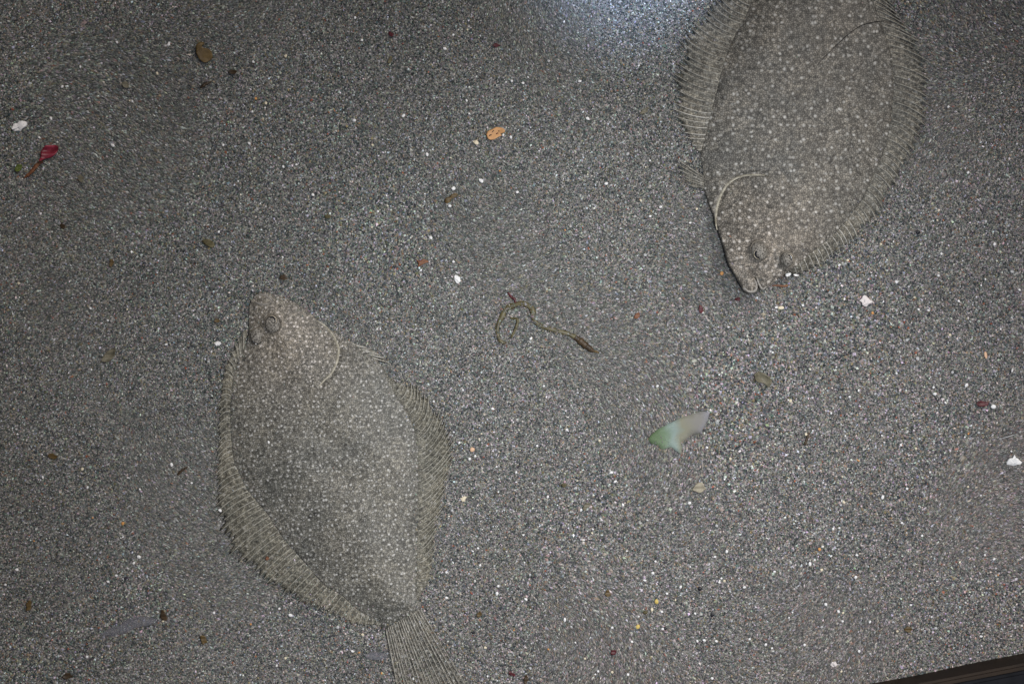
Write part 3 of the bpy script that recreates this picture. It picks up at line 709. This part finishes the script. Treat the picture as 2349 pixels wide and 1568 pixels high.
flake("leaf_scrap", "translucent pale green leaf scrap with ragged lower edge on open sand", "leaf",
      np.array([Z6(*p) for p in [(1418, 1335), (1440, 1300), (1500, 1250), (1600, 1200), (1700, 1150), (1800, 1115), (1880, 1098), (1932, 1108), (1922, 1160), (1892, 1220), (1862, 1282), (1800, 1290), (1742, 1330), (1690, 1368), (1702, 1410), (1692, 1462), (1660, 1440), (1640, 1428), (1612, 1398), (1560, 1418), (1520, 1420), (1500, 1385), (1440, 1372)]]), M['leaf'], 0.0008, 0.0018, smooth=False)

FL = [  # name, label, category, outline, material, thickness, curl
 ("seaweed_flake", "dark brown seaweed flake with a hooked stub, biggest scrap in its corner", "seaweed", [Z1(*p) for p in [(1352, 330), (1362, 312), (1380, 300), (1408, 298), (1406, 312), (1392, 324), (1402, 336), (1430, 340), (1455, 358), (1466, 395), (1442, 424), (1410, 437), (1375, 412), (1356, 372)]], 'brown', 0.0009, 0.0012),
 ("seaweed_flake", "small ragged brown flake just below the hooked seaweed flake", "seaweed", [Z1(*p) for p in [(1574, 498), (1586, 484), (1605, 487), (1632, 494), (1622, 510), (1600, 514), (1582, 510)]], 'darkbrown', 0.0007, 0.0008),
 ("seaweed_flake", "faint grey-brown triangular flake among white grains on dark sand", "seaweed", [Z1(*p) for p in [(838, 575), (868, 560), (885, 590), (880, 604), (850, 600)]], 'olivegrey', 0.0006, 0.0006),
 ("seaweed_flake", "small bright green flake beside the crimson seaweed scrap", "seaweed", [Z1(*p) for p in [(108, 1165), (122, 1138), (150, 1130), (158, 1150), (140, 1178), (118, 1180)]], 'green', 0.0008, 0.001),
 ("seaweed_flake", "small round tan-brown flake below the crimson seaweed scrap", "seaweed", blob(185, 410, 7, 8), 'olivegrey', 0.0008, 0.0006),
 ("seaweed_flake", "olive-brown two-lobed flake below a bright white grain mid-sand", "seaweed", [Z2(*p) for p in [(705, 1388), (712, 1362), (738, 1355), (752, 1338), (780, 1328), (796, 1338), (778, 1356), (752, 1368), (738, 1392), (720, 1398)]], 'brown', 0.0008, 0.0012),
 ("seaweed_flake", "dark maroon oval flake near the upper edge of the sand", "seaweed", blob(898, 80, 6, 4.5, 0.8), 'maroon', 0.0008, 0.0006),
 ("seaweed_flake", "maroon flake lying above the orange shell fragment", "seaweed", blob(1139, 106, 8, 4, 0.0), 'maroon', 0.0008, 0.0006),
 ("seaweed_flake", "slim olive flake near the maroon oval flake", "seaweed", blob(894, 138, 4, 9, 0.3), 'olive', 0.0006, 0.0008),
 ("seaweed_flake", "reddish-brown three-pointed flake above the buried fish's head", "seaweed", [(953, 594), (964, 598), (972, 594), (984, 600), (974, 604), (966, 608), (958, 613), (960, 604)], 'rust', 0.0007, 0.0008),
 ("seaweed_flake", "olive flake lying farther up from the buried fish's snout", "seaweed", [(465, 553), (478, 549), (492, 556), (494, 566), (486, 568), (474, 562)], 'olive', 0.0007, 0.001),
 ("seaweed_flake", "translucent grey-green leaf flake beside the buried fish's dorsal fin", "seaweed", [(236, 828), (242, 812), (256, 800), (268, 797), (266, 812), (256, 826), (244, 830)], 'olivegrey', 0.0006, 0.002),
 ("seaweed_flake", "amber-brown oval flake below the raised head fish's seaweed neighbour", "seaweed", [(1453, 729), (1457, 720), (1465, 717), (1467, 724), (1461, 731)], 'rust', 0.0007, 0.0006),
 ("seaweed_flake", "faint maroon flake beneath the raised fish's jaw shadow", "seaweed", blob(1607, 709, 5, 8, -0.3), 'maroon', 0.0006, 0.0006),
 ("seaweed_flake", "dark red speck touching the raised fish's snout shadow", "seaweed", blob(1691, 686, 6, 4.5), 'maroon', 0.0008, 0.0006),
 ("seaweed_flake", "folded olive-tan flake beyond the pale green leaf scrap", "seaweed", [(1727, 858), (1738, 852), (1752, 856), (1766, 866), (1768, 876), (1762, 888), (1750, 878), (1738, 876), (1730, 868)], 'olivegrey', 0.0008, 0.003),
 ("seaweed_flake", "round tan flake below the pale green leaf scrap", "seaweed", blob(1604, 1119, 14, 12), 'tan', 0.0007, 0.0012),
 ("seaweed_flake", "dark maroon oval flake beside a round white pebble", "seaweed", blob(2250, 926, 12, 7, -0.2), 'maroon', 0.001, 0.0008),
 ("seaweed_flake", "brown flake lying on pale sand near the tank wall", "seaweed", blob(2080, 1441, 10, 6), 'brown', 0.0008, 0.0008),
 ("seaweed_flake", "dark brown pointed flake close to the grey film patch", "seaweed", [(368, 1413), (372, 1397), (378, 1400), (386, 1418), (376, 1420)], 'darkbrown', 0.0007, 0.0008),
 ("seaweed_flake", "tall olive-brown blob at the sand's darkest edge", "seaweed", blob(67, 1388, 7, 14), 'brown', 0.0008, 0.0008),
 ("seaweed_flake", "olive flake halfway along the dark edge of the sand", "seaweed", blob(124, 1046, 10, 7), 'brown', 0.0008, 0.0008),
 ("seaweed_flake", "brown flake under the grey film patch, nearer the tail", "seaweed", blob(467, 1466, 6, 10, -0.5), 'brown', 0.0007, 0.0008),
 ("seaweed_flake", "brown oval flake between tail fin and yellow grain cluster", "seaweed", blob(1394, 1358, 6, 7), 'brown', 0.0007, 0.0006),
 ("seaweed_flake", "dark red round flake below the yellow grain cluster", "seaweed", blob(1408, 1494, 6.5, 6), 'maroon', 0.001, 0.0005),
 ("seaweed_flake", "slanted dark maroon flake just beside the tail fin", "seaweed", blob(1175, 1545, 9, 4, 0.5), 'maroon', 0.0008, 0.0006),
 ("seaweed_flake", "small brown flake beside the buried fish's tail stalk", "seaweed", blob(1100, 1407, 7, 5, -0.7), 'brown', 0.0007, 0.0006),
 ("seaweed_flake", "soft brown flake in the swirl beside the anal fin", "seaweed", blob(1345, 1160, 9, 6, -0.8), 'olivegrey', 0.0007, 0.001),
 ("seaweed_flake", "small olive flake next to the anal fin edge", "seaweed", blob(1294, 1112, 6, 5), 'olive', 0.0007, 0.0006),
 ("seaweed_flake", "brown flake far up the dark edge near a rust speck", "seaweed", blob(144, 519, 7, 5, 0.4), 'darkbrown', 0.0007, 0.0006),
 ("seaweed_flake", "amber flake between the dark edge and the olive flake", "seaweed", blob(256, 603, 5, 8, 0.2), 'brown', 0.0007, 0.0006),
 ("seaweed_flake", "dark flake on the sand above the buried fish's snout", "seaweed", blob(650, 636, 8, 6), 'darkbrown', 0.0008, 0.0008),
 ("seaweed_flake", "little brown flake close to the buried fish's upper snout", "seaweed", blob(498, 735, 7, 4.5), 'brown', 0.0007, 0.0006),
 ("seaweed_flake", "little rust flake on the buried fish's lower body edge", "seaweed", blob(614, 1279, 4, 4), 'rust', 0.0007, 0.0004),
 ("seaweed_flake", "brown pair of specks merged into one flake mid-sand", "seaweed", blob(752, 497, 8, 4.5), 'olive', 0.0007, 0.0006),
 ("seaweed_flake", "olive sliver near the raised fish's anal fin", "seaweed", blob(1478, 255, 11, 5, -0.6), 'olivegrey', 0.0006, 0.0008),
 ("seaweed_flake", "dark brown chip at the very lower edge by tail fin", "seaweed", blob(1207, 1558, 5, 10, 0.1), 'darkbrown', 0.0008, 0.0006),
 ("seaweed_flake", "dark smudge of brown weed below the grey film patch", "seaweed", blob(155, 1549, 12, 6), 'darkbrown', 0.0007, 0.0008),
 ("film_patch", "translucent grey film patch spread thin over dark sand", "film", [(228, 1455), (250, 1440), (275, 1432), (292, 1418), (320, 1412), (352, 1415), (362, 1424), (345, 1432), (310, 1440), (285, 1452), (255, 1458)], 'film', 0.0005, 0.0006),
 ("film_patch", "small translucent grey film beside the tail fin's outer edge", "film", [(836, 1498), (856, 1492), (880, 1494), (890, 1500), (884, 1508), (860, 1510), (842, 1506)], 'film', 0.0005, 0.0006),
]
for nm, lb, ct, ol, mt, tk, cu in FL:
    flake(nm, lb, ct, np.array(ol, float), M[mt], tk, cu)

ST = [
 ("twig", "dark twig lying slanted below the hooked seaweed flake", [Z1(1378, 606), Z1(1398, 594), Z1(1412, 582), Z1(1438, 572), Z1(1462, 558)], [1.5, 4, 3.5, 2.2, 1.0], 'darkbrown'),
 ("twig", "straight dark twig on sand beyond the pale green leaf", [(1854, 991), (1850, 1004), (1845, 1020)], [2.4, 2.6, 3.0], 'darkbrown'),
 ("twig", "rusty twig just under the raised fish's mouth", [(1770, 655), (1782, 655), (1794, 656), (1806, 655)], [1.2, 2.2, 2.6, 2.6], 'rust'),
 ("twig", "short dark twig beside the buried fish's dorsal fin", [(408, 1088), (418, 1078), (430, 1070)], [3.0, 3.0, 1.8], 'darkbrown'),
 ("twig", "faint pale thread on sand near the white lump", [(2292, 1007), (2312, 1001), (2330, 996)], [0.6, 1.2, 0.6], 'grey'),
]
for nm, lb, pts, rd, mt in ST:
    strand(nm, lb, "twig", pts, rd, M[mt], 0.0003, 0.7)
hr = strand("hair", "single fine black hair arching over the speckled fish's back", "hair", [(1868, 155), (1900, 122), (1934, 90), (1966, 66), (1990, 57), (2028, 51), (2058, 62)], [0.35, 0.7, 0.85, 0.85, 0.85, 0.7, 0.4], M['hair'], 0.0015, 1.0)

# ---------------------------------------------------------------- pebbles and shell bits
def lump_mesh(name, sub, rough, flat, seed):
    r = random.Random(seed); bm = bmesh.new(); bmesh.ops.create_icosphere(bm, subdivisions=sub, radius=1)
    knobs = [(Vector((r.uniform(-1, 1), r.uniform(-1, 1), r.uniform(-0.3, 1))).normalized(), r.uniform(-0.9, 0.9) * rough) for _ in range(26)] if sub > 2 else []
    dirs = [Vector((r.uniform(-1, 1), r.uniform(-1, 1), r.uniform(-1, 1))).normalized() for _ in range(9)]
    amp = [r.uniform(-rough, rough) for _ in dirs]
    for v in bm.verts:
        n = v.co.normalized(); s = 1
        for d, a in zip(dirs, amp): s += a * max(0, n.dot(d)) ** 3
        for d, a in knobs: s += a * max(0, n.dot(d)) ** 22
        v.co = n * s; v.co.z *= flat
    me = bpy.data.meshes.new(name); bm.to_mesh(me); bm.free(); return me

def pebble(name, label, cat, vx, vy, rx_, ry_, rot, mat, group=None, seed=0, rough=0.28, flat=0.6, data=None, sub=2):
    if data is None:
        data = lump_mesh(name, sub, rough, flat, seed); data.materials.append(mat)
    o = bpy.data.objects.new(name, data); COL.objects.link(o)
    p = W([vx, vy]); o.scale = (rx_ * K * 0.88, ry_ * K * 0.88, min(rx_, ry_) * K * 0.88); o.rotation_euler = (0, 0, rot)
    o.location = (p[0], p[1], rest_z(*p) + min(rx_, ry_) * K * flat * 0.45)
    return tag(o, label, cat, group)

BIG = [
 ("shell_fragment", "largest bright white lumpy shell bit on the sand", "shell", 2327, 1057, 13, 13, 0.3, 'white', 0.4),
 ("shell_fragment", "pinkish-white knobbly shell bit below the raised fish's dorsal fin", "shell", 1987, 690, 14, 11, 0.5, 'pinkwhite', 0.5),
 ("shell_fragment", "pale wedge shell bit with dark nicks above the strand's curl", "shell", 1049, 641, 6, 10, 0.5, 'white', 0.45),
 ("shell_fragment", "feathery white shell rosette near the crimson seaweed scrap", "shell", 45, 294, 14, 10, 0.2, 'white', 0.55),
 ("shell_fragment", "magenta-speckled white shell bit near the tank wall", "shell", 1912, 1522, 10, 8, 0.9, 'pinkwhite', 0.5),
 ("shell_fragment", "angular white shell bit beside the buried fish's dorsal fin", "shell", 500, 787, 6.5, 6.5, 0.4, 'white', 0.4),
 ("shell_fragment", "bright white chip above the olive-brown two-lobed flake", "shell", 1040, 433, 6, 4.5, 0.3, 'white', 0.4),
 ("shell_fragment", "thin pale V-shaped shell sliver above the two-lobed flake", "shell", 1103, 413, 6, 3.5, -0.6, 'white', 0.5),
 ("shell_fragment", "white heart-shaped grain close to the orange shell fragment", "shell", 1090, 326, 5.5, 5, 0.0, 'creamgrain', 0.45),
 ("shell_fragment", "pale cream knob beside the buried fish's anal fin", "shell", 1062, 1143, 7, 6, 0.6, 'creamgrain', 0.45),
 ("pebble", "round bright white pebble beside a dark maroon flake", "pebble", 2277, 932, 6.5, 6, 0.0, 'white', 0.12),
 ("pebble", "peach slanted grain near the side of the sand", "pebble", 2261, 815, 5, 9, 0.3, 'peach', 0.2),
 ("pebble", "yellow-orange grain in the pale grain cluster by the tail", "pebble", 1506, 1379, 5, 7, 0.3, 'yellow', 0.2),
 ("pebble", "olive-yellow grain in the pale grain cluster by the tail", "pebble", 1481, 1403, 6, 5, 0.0, 'olive', 0.2),
 ("pebble", "mustard grain just under the pale grain cluster", "pebble", 1463, 1436, 5, 5.5, 0.0, 'yellow', 0.2),
 ("pebble", "orange grain beside the raised fish's jaw", "pebble", 1655, 627, 4.5, 4.5, 0, 'orange', 0.2),
 ("pebble", "cream-yellow grain under the raised fish's mouth", "pebble", 1791, 706, 9, 5, 0.1, 'creamgrain', 0.35),
 ("pebble", "orange grain below the pinkish-white shell bit", "pebble", 2003, 718, 4, 5, 0.2, 'orange', 0.2),
 ("pebble", "black grain beyond the raised fish's dorsal fin", "pebble", 2107, 532, 6, 5.5, 0.2, 'black', 0.25),
 ("pebble", "rust-orange grain beside the lower dorsal fin of buried fish", "pebble", 284, 1198, 4.5, 4, 0, 'orange', 0.2),
 ("pebble", "pale oval pebble on dark sand beside the buried fish", "pebble", 319, 1276, 6, 4.5, -0.5, 'white', 0.2),
 ("pebble", "orange grain below the hooked seaweed flake's white grains", "pebble", 587, 226, 4, 4, 0, 'orange', 0.2),
 ("pebble", "tan grain beside the buried fish's anal fin edge", "pebble", 1082, 1031, 5, 6, 0.1, 'peach', 0.2),
 ("pebble", "orange grain far out near the tank wall", "pebble", 1880, 1259, 4, 4, 0, 'orange', 0.2),
 ("pebble", "round black grain above the pale cluster's far end", "pebble", 1605, 1349, 6, 5.5, 0.2, 'black', 0.25),
 ("pebble", "angular black grain level with the pale grain cluster", "pebble", 1634, 1410, 5, 6, 0.4, 'black', 0.3),
 ("pebble", "small black grain below the mustard grain", "pebble", 1526, 1440, 5, 4, 0.2, 'black', 0.3),
 ("pebble", "black chip beside the tail fin's base", "pebble", 1085, 1450, 6, 4, -0.5, 'black', 0.3),
 ("pebble", "white oval pebble below the buried fish's dorsal fin", "pebble", 666, 1410, 6.5, 4.5, -0.4, 'white', 0.2),
 ("shell_fragment", "white crust where the raised fish's dorsal fin begins", "shell", 1801, 631, 6, 5, 0.5, 'white', 0.4),
 ("shell_fragment", "white splinter beside the crust at the raised fish's dorsal fin", "shell", 1819, 633, 7, 2.5, -0.3, 'white', 0.3),
 ("pebble", "pale pebble low beside the buried fish's tail stalk", "pebble", 776, 1435, 5, 4.5, 0.4, 'grey', 0.2),
]
for i, (nm, lb, ct, vx, vy, rx_, ry_, ro, mt, rg) in enumerate(BIG):
    pebble(nm, lb, ct, vx, vy, rx_, ry_, ro, M[mt], None, 100 + i, rg * 1.25 + 0.06, 0.5, sub=3 if nm == 'shell_fragment' else 2)

# positions read off the photograph for the brightest small grains; the rest are strewn
SEEN = [(1174, 186), (1200, 191), (655, 128), (830, 92), (303, 232), (610, 237), (608, 247), (185, 154), (388, 102), (656, 130), (297, 231), (1040, 80), (1330, 186), (1397, 44), (1491, 368), (1040, 600),
 (980, 355), (1076, 262), (1070, 232), (925, 265), (680, 378), (585, 341), (650, 383), (512, 333), (257, 333), (118, 272), (45, 650), (47, 682), (292, 709), (380, 789), (209, 707), (248, 735), (988, 545), (853, 521), (1470, 459),
 (1411, 1103), (1581, 1152), (1496, 1397), (1465, 1413), (1549, 1375), (1530, 1360), (1640, 1276), (1655, 1326), (1650, 1335), (1662, 1332), (1708, 1346), (1935, 1151), (1906, 1274), (1885, 1306), (1858, 1293), (1848, 995), (1808, 917),
 (1813, 919), (2142, 888), (2145, 903), (2216, 883), (2213, 1002), (2066, 1020), (2022, 998), (1937, 999), (2100, 1028), (2080, 1120), (2259, 1272), (2280, 1281), (2213, 1380), (1994, 1424), (2135, 1413), (1894, 1385), (1923, 1401), (1933, 1404), (1810, 1416), (1818, 1404), (1757, 1478), (1771, 1486), (1720, 1466), (1970, 1492),
 (1140, 1360), (1206, 1374), (1342, 1510), (1366, 1546), (1320, 1473), (1404, 1438), (1295, 1420), (1200, 1226), (1358, 1221), (1503, 1286), (1497, 1313), (1518, 1402), (1440, 1545), (620, 1012), (1077, 1052), (1143, 1128), (1184, 1083), (1130, 937), (1090, 1046), (995, 920), (1300, 985), (1232, 1022), (1402, 1083), (1375, 1010),
 (1840, 700), (1780, 705), (2020, 560), (2150, 505), (1925, 1210), (2320, 850), (2200, 690), (2180, 768), (2280, 560), (2260, 640), (190, 1075), (202, 1117), (100, 1093), (40, 995), (40, 1305), (12, 1340), (200, 1505), (235, 1505), (440, 1107), (505, 1170), (375, 1423)]
KIND = [('white', "bright white grain lying loose on the grey sand", "bright white grains on the sand", 0.55),
        ('creamgrain', "small cream-coloured grain lying loose on the grey sand", "cream grains on the sand", 0.12),
        ('grey', "pale grey grain, bigger than the sand round it", "pale grey grains on the sand", 0.18),
        ('orange', "tiny rust-orange grain among the grey sand", "orange grains on the sand", 0.07),
        ('black', "tiny black grain among the grey sand", "black grains on the sand", 0.08)]
protos = {}
for k, (mt, lb, gp, pr) in enumerate(KIND):
    protos[mt] = []
    for s in range(4):
        d = lump_mesh("grain", 1, 0.3, 0.6, 500 + 10 * k + s); d.materials.append(M[mt]); protos[mt].append(d)
spots = [(x, y, rng.choice([0, 0, 0, 1])) for x, y in SEEN]
while len(spots) < 300:
    x, y = rng.uniform(10, 2340), rng.uniform(10, 1560)
    if rng.random() > 0.35 + 0.65 * sstep(900, 2300, np.array(x * 0.6 + y * 0.7)): continue
    p = W([x, y])
    if p @ wout > WD - 0.004: continue
    xa, ya = np.array([p[0]]), np.array([p[1]])
    if any(inside(f.poly, xa, ya)[0] or any(inside(q[0], xa, ya)[0] for q in f.fins) for f in FISH): continue
    spots.append((x, y, rng.choice(5, p=[q[3] for q in KIND])))
MARKS = [(1137, 307, "the orange shell fragment"), (110, 350, "the crimson seaweed scrap"), (468, 122, "the hooked brown seaweed flake"), (1556, 990, "the pale green leaf scrap"),
 (1200, 700, "the curl of the olive seaweed strand"), (1350, 800, "the dark end of the olive seaweed strand"), (2327, 1057, "the largest white shell bit"), (1987, 690, "the pinkish-white knobbly shell bit"),
 (45, 294, "the feathery white rosette"), (1912, 1522, "the magenta-speckled shell bit"), (500, 787, "the angular white shell bit"), (1030, 457, "the two-lobed olive flake"), (898, 80, "the maroon oval flake near the upper edge"),
 (1139, 106, "the maroon flake above the orange shell"), (967, 602, "the reddish three-pointed flake"), (480, 558, "the olive flake up from the buried fish"), (253, 812, "the grey-green leaf flake"), (1460, 724, "the amber-brown oval flake"),
 (1747, 866, "the folded olive-tan flake"), (1604, 1119, "the round tan flake"), (2250, 926, "the dark maroon flake by the white pebble"), (2080, 1441, "the brown flake by the tank wall"), (376, 1408, "the pointed dark flake by the grey film"),
 (295, 1435, "the large grey film patch"), (1506, 1379, "the yellow-orange grain"), (1408, 1494, "the dark red round flake"), (1605, 1349, "the round black grain"), (1850, 1005, "the straight dark twig"), (420, 1078, "the short dark twig by the dorsal fin"),
 (470, 194, "the slanted twig under the hooked flake"), (602, 675, "the buried fish's snout"), (960, 1380, "the buried fish's tail stalk"), (1042, 1030, "the buried fish's anal fin bulge"), (500, 1150, "the buried fish's dorsal fin bulge"), (720, 735, "the buried fish's gill edge"),
 (1717, 674, "the raised fish's snout"), (1545, 215, "the raised fish's anal fin bulge"), (2140, 240, "the raised fish's dorsal fin bulge"), (1575, 400, "the raised fish's pelvic fin"), (2107, 532, "the black grain beyond the raised fish"), (2261, 815, "the peach grain"),
 (2330, 1500, "the corner where the wall leaves the picture"), (1988, 1560, "the spot where the wall meets the lower edge"), (1070, 1560, "the buried fish's tail fin edge"), (8, 8, "the picture's upper dark corner"), (2340, 8, "the picture's upper corner beyond the fish"), (8, 1560, "the picture's lower dark corner")]
ORD = "first second third fourth fifth sixth seventh eighth ninth tenth eleventh twelfth".split()
SHORT = ["bright white grain", "small cream grain", "pale grey grain", "tiny rust-orange grain", "tiny black grain"]
own = {}
for k in range(5):
    ids = [i for i, q in enumerate(spots) if q[2] == k]
    if not ids: continue
    P = np.array([spots[i][:2] for i in ids], float); L = np.array([m[:2] for m in MARKS], float)
    D = np.hypot(P[:, None, 0] - L[None, :, 0], P[:, None, 1] - L[None, :, 1])
    rank = D.argsort(0).argsort(0)
    for a, i in enumerate(ids):
        b = int(np.lexsort((D[a], rank[a]))[0]); r_ = int(rank[a, b])
        if r_ < len(ORD): own[i] = f"{SHORT[k]}, {ORD[r_]} out from {MARKS[b][2]}"
for i, (x, y, k) in enumerate(spots):
    mt, lb, gp, _ = KIND[k]; lb = own.get(i, lb)
    r = rng.uniform(2.3, 4.2) if k < 3 else rng.uniform(1.9, 3.0)
    pebble("grain", lb, "grain", x, y, r * rng.uniform(1, 1.45), r, rng.uniform(0, 3.1), M[mt], gp, data=protos[mt][rng.integers(4)])
